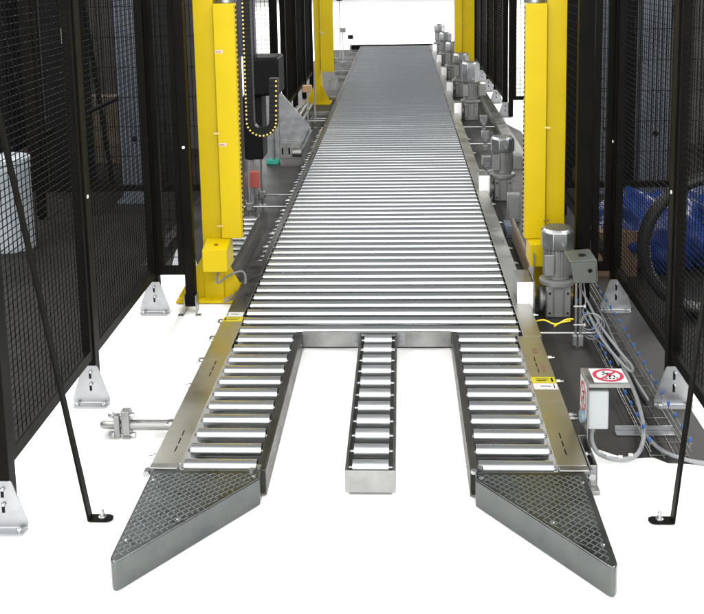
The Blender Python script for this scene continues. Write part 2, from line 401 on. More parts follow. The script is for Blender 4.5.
for z in (0.098, 0.018): bb.lathe([(0.010, -1.150), (0.014, -1.142), (0.014, -1.128), (0.006, -1.127), (0.006, -1.06), (0.012, -1.058), (0.012, -1.048)], 8, 'x', Matrix.Translation((0, 3.585, z)))
local(bb, AO).build('bolt', M_bolt, ax)
local(MB().box(-1.095, -1.07, 3.58, 3.62, 0.0, 0.012), AO).build('foot', M_galv, ax)

# ------------------------------------------------------------------ fences
def foot_mesh():
    # plate facing -Y, base flange folded to -Y, local origin at post foot
    prof = []
    def arc(cx, cz, r, a0, a1, n=5): return [(cx + r * math.cos(R(a0 + (a1 - a0) * k / n)), cz + r * math.sin(R(a0 + (a1 - a0) * k / n))) for k in range(n + 1)]
    out = [(-0.076, 0.012), (0.076, 0.012), (0.079, 0.028), (0.034, 0.165), (0.026, 0.172), (-0.026, 0.172), (-0.034, 0.165), (-0.079, 0.028)]
    mb = MB().prism(out, -0.0325, -0.0285, 'y')
    fl = [(-0.078, -0.033), (-0.072, -0.064), (-0.062, -0.070), (0.062, -0.070), (0.072, -0.064), (0.078, -0.033)]
    mb.prism(fl, 0.0045, 0.0085, 'z')
    # curved fold
    for k in range(4):
        a0, a1 = R(90 * k / 4), R(90 * (k + 1) / 4)
        y0, z0 = -0.037 + 0.0085 * 0 - 0.0, 0
    mb.prism([(-0.0385, 0.0045), (-0.0285, 0.0045), (-0.0285, 0.0125), (-0.0325, 0.0150), (-0.0325, 0.0135), (-0.0345, 0.0095), (-0.0385, 0.0086)], -0.076, 0.076, 'x')
    return mb.mesh('foot_plate', M_galvl)
FOOT = foot_mesh()
SLOT = MB().box(-0.0045, 0.0045, -0.0345, -0.0328, -0.019, 0.014).mesh('slot', M_blk)
FBOLT = MB().lathe([(0.0045, -0.043), (0.0065, -0.040), (0.0065, -0.0345)], 10, 'y').mesh('bolt', M_bolt)
FLB = MB().lathe([(0.009, 0), (0.009, 0.008), (0.005, 0.012)], 8).mesh('bolt', M_bolt)
CAPB = MB().lathe([(0.004, -0.004), (0.008, -0.0028), (0.008, 0)], 10, 'y').mesh('bolt', mat('cap_white', (0.75, 0.75, 0.72), 0.35))
def fence(label, group=None):
    return thing('mesh_fence', label, 'fence', (0, 0, 0), 0, group)
PH = 2.25
def post(fn, x, y, foot=True, w=0.050, z0=0.01, bolt=True):
    p = MB().box(-w / 2, w / 2, -0.028, 0.028, z0, PH).build('post', M_black, fn, bevel=0.003); p.location = (x, y, 0)
    if foot:
        f = inst('foot_plate', FOOT, p)
        for z in (0.082, 0.135):
            inst('slot', SLOT, p, (0, 0, z)); inst('bolt', FBOLT, p, (0.004, 0, z + 0.012))
        for x_ in (-0.055, 0.055): inst('bolt', FLB, p, (x_, -0.052, 0.0085))
    if bolt:
        for z in (0.885, 1.75):
            if foot: inst('bolt', CAPB, p, ((w / 2 + 0.0001) * (1 if x < 0 else -1), 0.0, z), (0, 0, R(90) if x < 0 else R(-90)))
            else: inst('bolt', CAPB, p, (0.0, -0.0281, z))
    return p
def panel(fn, a, b, dz=0.024, ds=0.036, z0=0.205, z1=2.2, t=0.0013, fr=0.018, detail=True):
    # framed wire panel from a=(x,y) to b
    a = Vector((a[0], a[1], 0)); b = Vector((b[0], b[1], 0)); L = (b - a).length
    ang = math.atan2(b.y - a.y, b.x - a.x); T = Matrix.Translation(a) @ Matrix.Rotation(ang, 4, 'Z')
    f = MB()
    f.box(0, L, -fr, fr, z0, z0 + 0.042).box(0, L, -fr, fr, z1 - 0.042, z1)
    f.box(0, 0.032, -fr, fr, z0 + 0.0425, z1 - 0.0425).box(L - 0.032, L, -fr, fr, z0 + 0.0425, z1 - 0.0425)
    p = f.build('panel_frame', M_black, fn); p.matrix_local = T
    w = MB(); n = int((L - 0.06) / ds)
    for i in range(1, n): 
        s = 0.03 + (L - 0.06) * i / n; w.box(s - t, s + t, -t, t, z0 + 0.04, z1 - 0.04)
    n = int((z1 - z0 - 0.08) / dz)
    for j in range(1, n):
        z = z0 + 0.04 + (z1 - z0 - 0.08) * j / n; w.box(0.03, L - 0.03, t * 1.1, t * 3.1, z - t, z + t)
    w.build('wire_mesh', M_wire, p, False, stuff=True)
    return p
def brace(fn, foot, top):
    # flat bar from the floor foot to the post
    foot = Vector(foot); top = Vector(top)
    b = MB(); d = (top - foot); s = Vector((0, 0.017, 0)); n = d.cross(s).normalized() * 0.004
    b0 = foot + Vector((0, 0, 0.004))
    vs_ = [b0 - s - n, b0 + s - n, b0 + s + n, b0 - s + n, top - s - n, top + s - n, top + s + n, top - s + n]
    b._add(vs_, [(0, 1, 2, 3), (4, 7, 6, 5), (0, 4, 5, 1), (1, 5, 6, 2), (2, 6, 7, 3), (3, 7, 4, 0)])
    o = b.build('brace', M_black, fn, bevel=0.001)
    sg = 1 if foot.x < 0 else -1
    pts = [(0, -0.02), (0.062, -0.02), (0.075, -0.012), (0.078, 0), (0.075, 0.012), (0.062, 0.02), (0, 0.02)]
    pts = [(foot.x + sg * p[0], foot.y + p[1]) for p in (pts if sg > 0 else pts[::-1])]
    MB().prism(pts, 0.0045, 0.0105).build('brace_foot', M_black, o, bevel=0.001)
    MB().lathe([(0.013, 0.0106), (0.013, 0.014), (0.008, 0.0145), (0.008, 0.024), (0.0055, 0.0245), (0.0055, 0.036), (0.003, 0.040)], 10, 'z',
               Matrix.Translation((foot.x + sg * 0.042, foot.y, 0))).build('anchor_bolt', M_bolt, o)
XL, XR = -1.312, 1.083
def btop(foot, px, X):
    # where the bar meets the fence plane
    return onx(px[0], px[1], X)
LF = fence('black wire mesh fence with grey triangular feet, left of the conveyor')
for y in (2.985, 3.915, 5.005): post(LF, XL, y)
post(LF, XL, 5.74, bolt=False)
panel(LF, (XL, 3.013), (XL, 3.887)); panel(LF, (XL, 3.943), (XL, 4.977)); panel(LF, (XL, 5.033), (XL, 5.712), dz=0.05, ds=0.05)
panel(LF, (XL + 0.0255, 5.005), (-1.148, 5.005), dz=0.05, ds=0.03)
p = post(LF, -1.122, 5.005, foot=False, z0=0.035)
for x in (-0.030, 0.030):
    MB().box(x - 0.002, x + 0.002, -0.045, 0.03, 0.0, 0.10).box(min(x, x - 0.03 * (1 if x < 0 else -1)) , max(x, x - 0.03 * (1 if x < 0 else -1)), -0.075, -0.0455, 0.0, 0.004).build('foot_bracket', M_galvl, p, bevel=0.001)
brace(LF, (-1.050, 3.018, 0), onx(-14, 60, XL + 0.028))
RF = fence('black wire mesh fence with grey triangular feet, right of the conveyor')
for y in (2.985, 3.915, 5.02): post(RF, XR, y)
panel(RF, (XR, 3.013), (XR, 3.887)); panel(RF, (XR, 3.943), (XR, 4.992))
panel(RF, (0.965, 5.045), (XR - 0.0255, 5.045), dz=0.05, ds=0.03)
post(RF, 0.920, 5.06, foot=False, w=0.075, z0=0.004, bolt=False)
panel(RF, (XR, 5.048), (XR, 6.88), dz=0.05, ds=0.05)
brace(RF, (0.856, 3.034, 0), onx(732, 100, XR - 0.028))
# fences standing across, further back
BL = fence('black bar fence standing across the hall behind the left mesh fence')
for x in (-1.36, -2.62, -3.85): post(BL, x, 6.93, foot=(x > -1.4), bolt=False)
panel(BL, (-2.592, 6.93), (-1.388, 6.93), ds=0.030, dz=0.2, t=0.0022); panel(BL, (-3.822, 6.93), (-2.648, 6.93), ds=0.030, dz=0.2, t=0.0022)
BR = fence('black bar fence standing across the hall behind the right mesh fence')
for x in (1.12, 2.35, 3.6): post(BR, x, 6.93, foot=False, bolt=False)
panel(BR, (1.148, 6.93), (2.322, 6.93), ds=0.030, dz=0.2, t=0.0022); panel(BR, (2.378, 6.93), (3.572, 6.93), ds=0.030, dz=0.2, t=0.0022)
# far fences along the line
FL_ = fence('black mesh fence far back left, in front of the far yellow column')
for k, y in enumerate((10.9, 12.0, 13.1, 14.2)): post(FL_, -1.30, y, foot=False, w=0.06, bolt=False)
for k in range(3): panel(FL_, (-1.30, 10.93 + 1.1 * k), (-1.30, 11.97 + 1.1 * k), dz=0.03, ds=0.03, t=0.003)
FR_ = fence('black mesh fence far back right, beside the far yellow column')
for k, y in enumerate((11.4, 12.5, 13.6, 14.7, 15.8, 16.9)): post(FR_, 1.17, y, foot=True, w=0.06, bolt=False)
for k in range(5): panel(FR_, (1.17, 11.43 + 1.1 * k), (1.17, 12.47 + 1.1 * k), dz=0.03, ds=0.03, t=0.003)
ML = fence('light backed square mesh panel behind the black lift carriage on the left')
for x in (-1.98, -1.36): post(ML, x, 10.7, foot=False, bolt=False)
panel(ML, (-1.952, 10.7), (-1.388, 10.7), ds=0.045, dz=0.045, t=0.0025)
MR = fence('square mesh panel standing across right, between near yellow column and far fence')
for x in (1.23, 1.95): post(MR, x, 11.35, foot=False, bolt=False)
panel(MR, (1.258, 11.35), (1.922, 11.35), ds=0.045, dz=0.045, t=0.0025, z0=0.2)

# ------------------------------------------------------------------ yellow columns
def column(label, x0, x1, x2, y, sgn, block, base=True, gx=(None, None), zc=(0.36, 1.605), stickers=()):
    # back mast from x0..x1, cover x1..x2 ; sgn = +1 when the cover is on the +x side
    cx = (x0 + x1) / 2
    t = thing('lift_column', label, 'column', (cx, y, 0), 0, 'yellow lift columns')
    def L(mb): return local(mb, (cx, y))
    a, b = sorted((x0, x1)); c, d = sorted((x1 + 0.006 * sgn, x2))
    L(MB().box(a, b, y + 0.035, y + 0.26, 0.012, 2.35)).build('mast', M_yel, t, bevel=0.003)
    cov = L(MB().box(c, d, y, y + 0.09, zc[0], zc[1])).build('cover', M_yel, t, bevel=0.003)
    # grey motor cap over cover
    L(MB().lathe([(0.055, zc[1] + 0.002), (0.055, zc[1] + 0.05), (0.045, zc[1] + 0.06)], 20, 'z', Matrix.Translation(((c + d) / 2, y + 0.1, 0)))).build('cap', M_galvl, t)
    # latches between mast and cover
    la = MB()
    for z in (0.43, 0.93):
        la.box(x1 - 0.014, x1 + 0.014, y - 0.006, y - 0.0005, z - 0.005, z + 0.005)
    la.box(x1 - 0.012, x1 - 0.004, y + 0.028, y + 0.0345, 0.92, 0.94)
    L(la).build('latch', mat('brass', (0.6, 0.45, 0.18), 0.35, 1.0), t)
    # toothed strip along the inner edge
    e = x2; st = MB()
    n = int((zc[1] - zc[0]) / 0.026)
    for k in range(n):
        z = zc[0] + 0.02 + k * 0.026; q, r = sorted((e, e + sgn * 0.004)); st.box(q, r, y + 0.05, y + 0.06, z, z + 0.014)
    L(st).build('toothed_strip', M_blk, t, False, stuff=True)
    # stub block under the cover
    if block:
        q, r = block
        L(MB().prism([(y - 0.13, 0.215), (y + 0.06, 0.215), (y + 0.06, zc[0] - 0.002), (y - 0.02, zc[0] - 0.002), (y - 0.13, 0.335)], q, r, 'x')).build('stub_block', M_yel, t, bevel=0.003)
        L(MB().lathe([(0.010, 0.0), (0.010, 0.004)], 12, 'z', Matrix.Translation(((q + r) / 2, y - 0.075, 0.347)))).build('screw', mat('dark_red_plug', (0.25, 0.06, 0.02), 0.5), t)
    L(MB().box(a - 0.15, b + 0.12, y - 0.02, y + 0.30, 0.0045, 0.018)).build('base_plate', M_yel, t, bevel=0.002)
    for (s, xe) in ((-1, a), (1, b)):
        e = 0.15 if s < 0 else 0.12
        L(MB().prism([(xe, 0.0185), (xe + s * e, 0.0185), (xe, 0.26)] if s > 0 else [(xe, 0.0185), (xe, 0.26), (xe + s * e, 0.0185)], y + 0.05, y + 0.062, 'y')).build('gusset', M_yel, t)
    for z in stickers:
        lb = L(MB().box(x1 + sgn * 0.01 if sgn > 0 else x1 - 0.055, x1 + 0.052 if sgn > 0 else x1 - 0.01, y - 0.0012, y - 0.0004, z, z + 0.018)).build('sticker', mat('pale_sticker', (0.50, 0.42, 0.32), 0.5), t)
        L(MB().box(x1 + (0.014 if sgn > 0 else -0.05), x1 + (0.040 if sgn > 0 else -0.016), y - 0.0020, y - 0.0014, z + 0.006, z + 0.010)).build('print', M_red, lb)
    return t
column('tall yellow lift column with stub block, standing near the left fence', -1.083, -0.978, -0.864, 5.13, 1, (-1.055, -0.925), stickers=(1.35, 0.86))
column('tall yellow lift column behind the nearest gear motor on the right', 0.855, 0.755, 0.640, 5.20, -1, (0.655, 0.80), zc=(0.33, 1.575))
column('far yellow lift column on the left side of the conveyor', -1.105, -1.03, -0.862, 12.5, 1, None, zc=(0.42, 2.0), stickers=(0.90,))
column('far yellow lift column on the right side of the conveyor', 0.98, 0.815, 0.715, 13.6, -1, None, zc=(0.15, 2.0))

# ------------------------------------------------------------------ gear motors
def gear_motor(label, x, y, s=1.0, guard=True, tall=0.0, gx=0.6):
    t = thing('gear_motor', label, 'motor', (x, y, 0.004), 0, 'gear motors along the right side of the conveyor')
    S = Matrix.Diagonal((s, s, s, 1))
    def B(mb, name, material, par=t, bevel=0.0, smooth=True, stuff=False):
        mb.v = [(v[0] * s, v[1] * s, v[2] * s) for v in mb.v]
        return mb.build(name, material, par, smooth, bevel, stuff)
    gb = B(MB().box(-0.062, 0.062, -0.062, 0.065, 0.0, 0.165), 'gearbox', M_gear, bevel=0.006)
    B(MB().box(-0.058, -0.030, -0.072, -0.0625, 0.012, 0.150).box(0.030, 0.058, -0.072, -0.0625, 0.012, 0.150).box(-0.022, 0.022, -0.068, -0.0625, 0.006, 0.158), 'rib', M_gear, gb, bevel=0.002)
    bl = MB()
    for bx in (-0.045, 0.045):
        for bz in (0.028, 0.132): bl.lathe([(0.006, -0.0745), (0.006, -0.0725)], 8, 'y', Matrix.Translation((bx, 0, bz)))
    B(bl, 'bolt_hole', M_blk, gb)
    B(MB().lathe([(0.075, 0.166), (0.090, 0.170), (0.090, 0.188), (0.078, 0.194)], 28), 'flange', M_gear)
    mbod = MB().lathe([(0.060, 0.1945), (0.064, 0.20), (0.064, 0.352)], 24)
    for k in range(22):
        a = 2 * math.pi * k / 22
        mbod.box(0.062, 0.073, -0.0022, 0.0022, 0.215, 0.350, Matrix.Rotation(a, 4, 'Z'))
    B(mbod, 'motor_body', M_gear)
    B(MB().box(-0.075, -0.025, -0.082, -0.0735, 0.225, 0.335), 'side_pad', M_gear, bevel=0.004)
    fc = B(MB().lathe([(0.084, 0.353), (0.086, 0.357), (0.086, 0.440 + tall), (0.070, 0.458 + tall)], 8, phase=0.5), 'fan_cover', M_galvl, bevel=0.003)
    gr = MB()
    for k in range(-4, 5):
        h = math.sqrt(max(0.0, 0.066 ** 2 - (k * 0.0145) ** 2)); gr.box(k * 0.0145 - 0.0035, k * 0.0145 + 0.0035, -h, h, 0.4583 + tall, 0.4605 + tall)
    B(gr, 'grille', mat('dark_slot', (0.05, 0.045, 0.03), 0.6), fc)
    B(MB().lathe([(0.009, -0.092), (0.009, -0.0835)], 10, 'y', Matrix.Translation((0.015, 0, 0.39))), 'bolt', M_bolt, fc)
    B(MB().box(0.068, 0.135, -0.05, 0.05, 0.225, 0.325), 'terminal_box', M_gear, bevel=0.006)
    B(MB().lathe([(0.058, -0.095), (0.066, -0.090), (0.066, -0.076), (0.045, -0.074), (0.045, -0.0625)], 24, 'x', Matrix.Translation((0, 0, 0.085))), 'output_flange', M_gear)
    if guard:
        px = gx - x; pw = 0.080
        cg = MB().box(px - pw / 2, px + pw / 2, -0.11, -0.107, 0.022, 0.205).build('guard_face', M_plate, t, bevel=0.002)
        MB().box(px - pw / 2 + 0.002, px + pw / 2 - 0.002, -0.1068, 0.10, 0.105, 0.203).build('chain_guard', M_galv, t, bevel=0.002)
        MB().box(px + pw / 2 + 0.0005, px + pw / 2 + 0.006, -0.13, 0.11, 0.0, 0.212).build('torque_plate', M_galv, t, bevel=0.001)
    return t
gear_motor('nearest grey gear motor with ribbed fan cover, beside the wire cable tray', 0.775, 4.95, gx=0.602)
gear_motor('grey gear motor just behind the right near yellow column edge, second from the front', 0.745, 7.42, 1.06, gx=0.60)
gear_motor('tall dark grey gear motor in front of the far right yellow column', 0.765, 11.2, 1.22, tall=0.08, gx=0.615)
for i, (yy, lb) in enumerate(((13.1, 'small far gear motor left of the far right yellow column base, lowest of four'), (14.9, 'small far gear motor by the conveyor edge, second lowest of the far four'),
               (16.8, 'small far gear motor by the conveyor edge, second highest of the far four'), (18.9, 'farthest gear motor at the back end of the conveyor'))):
    gear_motor(lb, 0.77 - 0.02 * i, yy, 1.25, gx=0.615)

# ------------------------------------------------------------------ sensor stand with bent box and cable coil
RY = 4.52
ss = thing('sensor_stand', 'sensor stand with grey bent cover on a double pole by the nearest motor', 'sensor stand', (0.815, RY, 0.004))
def LS(mb): return local(mb, (0.815, RY, 0.004))
LS(MB().tube([(0.625, RY, 0.066), (0.900, RY, 0.066)], 0.0065, 10)).build('rod', M_bolt, ss)
LS(MB().tube([(0.797, RY - 0.006, 0.02), (0.797, RY - 0.006, 0.355)], 0.006, 10)).build('pole', M_galvl, ss)
LS(MB().tube([(0.818, RY - 0.002, 0.02), (0.818, RY - 0.002, 0.355)], 0.007, 10)).build('pole', M_galv, ss)
LS(MB().box(0.781, 0.800, RY - 0.030, RY - 0.0075, 0.015, 0.065).box(0.806, 0.830, RY - 0.030, RY - 0.0095, 0.012, 0.065)).build('clamp', M_galvl, ss, bevel=0.003)
LS(MB().box(0.795, 0.822, RY - 0.02, RY + 0.03, 0.0, 0.0149)).build('base', M_galv, ss)
# bent sheet cover: hollow box open to the left
bx = MB()
q = [(0.752, 0.388), (0.862, 0.398), (0.872, 0.394), (0.880, 0.290), (0.874, 0.290), (0.866, 0.388), (0.752, 0.382)]
bx.prism(q, RY - 0.095, RY + 0.075, 'y')
bx.prism([(0.768, 0.286), (0.8735, 0.286), (0.8665, 0.3875), (0.756, 0.3815)], RY - 0.095, RY - 0.091, 'y')
bx.v = [(v[0], v[1], v[2] + 0.055) for v in bx.v]
LS(bx).build('sheet_cover', mat('green_grey_sheet', (0.085, 0.098, 0.088), 0.42, 0.5, (0.12, 0.13, 0.115), 12), ss, bevel=0.0015)
LS(MB().box(0.775, 0.85, RY - 0.085, RY + 0.06, 0.355, 0.43)).build('sensor', M_rub, ss, bevel=0.003)
LS(MB().lathe([(0.017, 0.4520), (0.017, 0.4540)], 16, 'z', Matrix.Translation((0.818, RY - 0.02, 0)) )).build('hole', M_blk, ss)
LS(MB().lathe([(0.010, RY - 0.0965), (0.010, RY - 0.0953)], 14, 'y', Matrix.Translation((0.842, 0, 0.400)))).build('hole', M_blk, ss)
ties = MB()
for z in (0.11, 0.20): ties.box(0.785, 0.835, RY - 0.017, RY - 0.013, z, z + 0.005).box(0.832, 0.840, RY - 0.020, RY - 0.01, z - 0.003, z + 0.008)
LS(ties).build('cable_tie', M_wht, ss)
cc = thing('cable_coil', 'coil of thin grey cable hanging beside the sensor stand', 'cable', (0.86, RY, 0.06))
for k in range(4):
    n = 30; pts = []
    for i in range(n):
        a = 2 * math.pi * i / n; r = 0.036 + 0.006 * k
        pts.append((0.0 + 0.006 * k + r * math.cos(a), -0.01 + 0.006 * k + 0.004 * math.sin(3 * a + k), 0.066 - 0.010 * k + 1.15 * r * math.sin(a)))
    MB().tube(pts, 0.0028, 6, True).build('cable_loop', M_cab, cc)
MB().tube(smooth_path([(-0.03, 0, 0.27), (-0.02, -0.01, 0.16), (-0.03, -0.005, 0.11), (0.0, -0.01, 0.05)]), 0.0028, 6).build('cable_tail', M_cab, cc)
MB().tube(smooth_path([(0.0, 0.01, 0.005), (0.05, -0.04, -0.03), (0.09, -0.16, -0.05), (0.10, -0.26, -0.05)]), 0.0028, 6).build('cable_tail', M_cab, cc)
yc = MB().tube(smooth_path([(0.63, 4.66, 0.072), (0.67, 4.64, 0.085), (0.72, 4.62, 0.072), (0.77, 4.62, 0.095), (0.80, 4.60, 0.105)]), 0.004, 8)
yc.tube(smooth_path([(0.71, 4.60, 0.068), (0.74, 4.61, 0.082), (0.79, 4.61, 0.093)]), 0.003, 8)
tag(yc.build('yellow_cable', M_ycab), 'thin yellow cable curling below the nearest gear motor', 'cable')

# ------------------------------------------------------------------ control box with prohibition sign
cx0, cy0 = 0.650, 3.47
ct = thing('control_box', 'grey switch box under bent bracket with red prohibition signs', 'control box', (cx0, cy0, 0.004))
def LC(mb): return local(mb, (cx0, cy0, 0.004))
LC(MB().box(0.648, 0.652, cy0 - 0.06, cy0 + 0.085, 0.004, 0.306).box(0.6525, 0.800, cy0 - 0.06, cy0 + 0.085, 0.302, 0.306)).build('bracket', M_galv, ct, bevel=0.0015)
LC(MB().box(0.6525, 0.800, cy0 - 0.0602, cy0 - 0.057, 0.292, 0.3018)).build('front_lip', M_galv, ct, bevel=0.001)
LC(MB().box(0.6525, 0.728, cy0 - 0.045, cy0 + 0.06, 0.125, 0.272)).build('switch_box', M_gbox, ct, bevel=0.006)
LC(MB().lathe([(0.016, -0.60), (0.020, -0.642 + 0.0), (0.020, -0.6475)], 16, 'x', Matrix.Translation((1.265 - 0.0, 0, 0))) if False else MB().lathe([(0.018, 0.628), (0.024, 0.632), (0.024, 0.6475)], 16, 'x', Matrix.Translation((0, cy0 - 0.02, 0.165)))).build('switch_knob', mat('blue_grey_knob', (0.12, 0.17, 0.21), 0.4), ct)
LC(MB().lathe([(0.011, 0.100), (0.013, 0.104), (0.013, 0.1245)], 12, 'z', Matrix.Translation((0.675, cy0 - 0.01, 0)))).build('cable_gland', M_gear, ct)
# sign built in its own flat frame (u right, v up), then laid on a plane
def sign(T, w, parent):
    def pl(mb): mb.v = [tuple(T @ Vector(v)) for v in mb.v]; return mb
    s = pl(MB().box(-w, w, -w, w, 0.0, 0.0012)).build('sign_plate', M_wht, parent)
    r0, r1 = w * 0.93, w * 0.70; n = 40; mb = MB(); vs_ = []; 
    for i in range(n):
        a = 2 * math.pi * i / n
        for r in (r0, r1): vs_ += [(r * math.cos(a), r * math.sin(a), 0.0018)]
    mb._add(vs_, [(2 * i, 2 * ((i + 1) % n), 2 * ((i + 1) % n) + 1, 2 * i + 1) for i in range(n)])
    pl(mb).build('red_ring', M_red, s, False)
    def bar(p, q, h, z=0.0015, e=0.0018):
        p = Vector(p) * w; q = Vector(q) * w; d = (q - p).normalized(); nn = Vector((-d.y, d.x)) * h * w
        return [(p.x - nn.x, p.y - nn.y, e), (q.x - nn.x, q.y - nn.y, e), (q.x + nn.x, q.y + nn.y, e), (p.x + nn.x, p.y + nn.y, e)]
    pic = MB()
    for (p, q, h) in (((-0.10, 0.30), (0.10, 0.02), 0.085), ((0.10, 0.02), (0.34, -0.02), 0.06), ((0.34, -0.02), (0.34, -0.30), 0.05), ((0.08, 0.0), (0.05, -0.32), 0.06),
                      ((-0.10, 0.28), (0.22, 0.36), 0.045), ((-0.12, 0.26), (-0.34, 0.08), 0.045)):
        pic._add(bar(p, q, h, e=0.0017), [(0, 1, 2, 3)])
    for (u, v, r) in ((-0.20, 0.46, 0.10), (-0.42, -0.42, 0.075), (-0.2, -0.46, 0.075), (0.02, -0.46, 0.075), (0.24, -0.46, 0.075), (0.45, -0.40, 0.075)):
        k = 14; pic._add([(w * (u + r * math.cos(2 * math.pi * i / k)), w * (v + r * math.sin(2 * math.pi * i / k)), 0.0017) for i in range(k)], [tuple(range(k))])
    pl(pic).build('pictogram', M_blk, s, False)
    sl = MB(); sl._add(bar((-0.56, -0.56), (0.56, 0.56), 0.085, e=0.0021), [(0, 1, 2, 3)])
    pl(sl).build('red_slash', M_red, s, False)
sign(Matrix.Translation((0.7345 - cx0, 0.0125, 0.3022)) , 0.060, ct)
sign(Matrix.Translation((-0.0022, 0.0125, 0.225)) @ Matrix.Rotation(R(-90), 4, 'Y') @ Matrix.Rotation(R(-90), 4, 'Z'), 0.060, ct)
cab = MB().tube(smooth_path([(0.675, cy0 - 0.01, 0.102), (0.677, cy0 - 0.012, 0.06), (0.70, cy0 - 0.03, 0.024), (0.76, cy0 - 0.055, 0.016), (0.83, cy0 - 0.03, 0.018), (0.875, cy0 + 0.05, 0.03), (0.90, cy0 + 0.16, 0.05), (0.93, cy0 + 0.4, 0.05), (0.95, cy0 + 0.8, 0.045)]), 0.0085, 10)
ctr = thing('conduit_cable', 'thick grey cable looping from the switch box into the cable tray', 'cable', (0.83, cy0, 0.004))
local(cab, (0.83, cy0, 0.004)).build('cable', M_cab, ctr)
tm = MB()
for p in ((0.705, cy0 - 0.032, 0.030), (0.73, cy0 - 0.046, 0.027), (0.77, cy0 - 0.055, 0.026), (0.81, cy0 - 0.042, 0.027)): tm.box(p[0] - 0.008, p[0] + 0.008, p[1] - 0.003, p[1] + 0.003, p[2] - 0.004, p[2] + 0.005); local(tm, (0.83, cy0, 0.004)).build('cable_tie', M_wht, ctr); tm = MB()

tag(MB().tube(smooth_path([(0.90, 3.60, 0.020), (0.935, 3.50, 0.012), (0.99, 3.44, 0.009), (1.08, 3.40, 0.009), (1.30, 3.36, 0.009), (1.6, 3.38, 0.009)]), 0.0085, 10).build('floor_cable', M_cab), 'grey cable running out under the right fence brace', 'cable')
# post socket behind the right wedge
tag(MB().box(0.619, 0.622, 3.20, 3.42, 0.03, 0.108).box(0.6225, 0.6435, 3.20, 3.203, 0.03, 0.108).box(0.6225, 0.6435, 3.417, 3.42, 0.03, 0.108).box(0.644, 0.647, 3.20, 3.42, 0.004, 0.108).box(0.6225, 0.6435, 3.2035, 3.4165, 0.03, 0.033).build('bracket_tray', M_galv, bevel=0.001), 'small open grey sheet tray beside the right fork end', 'tray')

# ------------------------------------------------------------------ wire cable tray
ty0, ty1, tx0, tx1 = 3.44, 6.6, 0.885, 1.030
tr = thing('cable_tray', 'wire basket cable tray with blue caps on the floor at right', 'cable tray', ((tx0 + tx1) / 2, ty0, 0.004))
def LT(mb): return local(mb, ((tx0 + tx1) / 2, ty0, 0.004))
lw = MB()
for (x, z) in ((tx0, 0.065), (tx0, 0.035), (tx0 + 0.004, 0.01), (tx0 + 0.05, 0.008), (tx0 + 0.095, 0.008), (tx1 - 0.004, 0.01), (tx1, 0.035), (tx1, 0.065)):
    lw.tube([(x, ty0, z), (x, ty1, z)], 0.0017, 6)
LT(lw).build('long_wire', M_galv, tr)
um = MB().tube([(-0.0725, 0, 0.068), (-0.0725, 0, 0.006), (0.0725, 0, 0.006), (0.0725, 0, 0.068)], 0.0017, 6).mesh('cross_wire', M_galv)
capm = MB().lathe([(0.004, -0.004), (0.0055, 0), (0.0055, 0.011), (0.003, 0.015)], 8).mesh('cap', M_blue)
k = 0; y = ty0 + 0.02
while y < ty1:
    w = inst('cross_wire', um, tr, (0, y - ty0, 0))
    for sx in (-0.0725, 0.0725): inst('cap', capm, w, (sx, 0, 0.062))
    y += 0.10; k += 1
# cables lying in tray
for i, (xo_, r_) in enumerate(((0.03, 0.006), (0.05, 0.005), (0.075, 0.006), (0.10, 0.005))):
    pts = [(tx0 + xo_ + 0.008 * math.sin(j * 1.3 + i), 3.9 + 0.35 * i * (i < 2) + j * 0.3, 0.018 + 0.004 * (i % 2)) for j in range(9)]
    pts = [p for p in pts if p[1] < ty1]
    LT(MB().tube(smooth_path(pts, 5), r_, 8)).build('cable', M_cab if i % 2 else M_rub, tr)
hp = MB().tube(smooth_path([(0.895, 4.75, 0.085), (0.90, 4.45, 0.075), (0.925, 4.18, 0.075), (0.955, 4.07, 0.07), (0.968, 4.12, 0.075), (0.945, 4.25, 0.085), (0.92, 4.55, 0.09), (0.91, 4.9, 0.11), (0.89, 5.2, 0.14)]), 0.0065, 8)
tag(hp.build('looped_cable', M_cab), 'doubled grey cable looping over the wire tray', 'cable')
tag(MB().box(0.80, 1.02, 3.615, 3.655, 0.005, 0.012).box(0.80, 1.02, 3.652, 3.656, 0.0121, 0.03).build('mounting_rail', M_galvl, bevel=0.001), 'galvanised angle strip on the floor across the wire tray end', 'rail')

# ------------------------------------------------------------------ things around the left machine
# short roller track behind the left column
rp = thing('roller_track', 'small low roller track behind the near left yellow column', 'roller track', (-1.062, 5.40, 0))
for sx in (-0.064, 0.060): MB().box(sx, sx + 0.004, 0, 1.30, 0.0045, 0.085).build('side_rail', M_oliv, rp)
rmesh = MB().lathe([(0.006, -0.060), (0.006, -0.055), (0.022, -0.055), (0.022, 0.055), (0.006, 0.055), (0.006, 0.060)], 20, 'x').mesh('roller', M_roll)
for k in range(11): inst('roller', rmesh, rp, (-0.0, 0.06 + k * 0.117, 0.062))
MB().box(-0.0595, 0.0595, 0.0, 1.30, 0.0045, 0.009).build('gap_dark_plate', M_blk, rp)  # black plate makes the gaps between the track rollers dark
# guide plate on the right
tag(MB().box(0.690, 0.700, 5.28, 6.25, 0.004, 0.165).box(0.7005, 0.712, 5.28, 6.25, 0.12, 0.124).build('guide_plate', mat('bronze_plate', (0.20, 0.15, 0.10), 0.45, 0.4, (0.14, 0.11, 0.08), 8), bevel=0.001), 'upright brown guide plate beside the right yellow column', 'plate')
tag(MB().box(0.668, 0.674, 5.05, 5.22, 0.004, 0.29).build('guard_strip', M_galvl, bevel=0.001), 'narrow upright galvanised strip between white guard and right yellow column', 'strip')
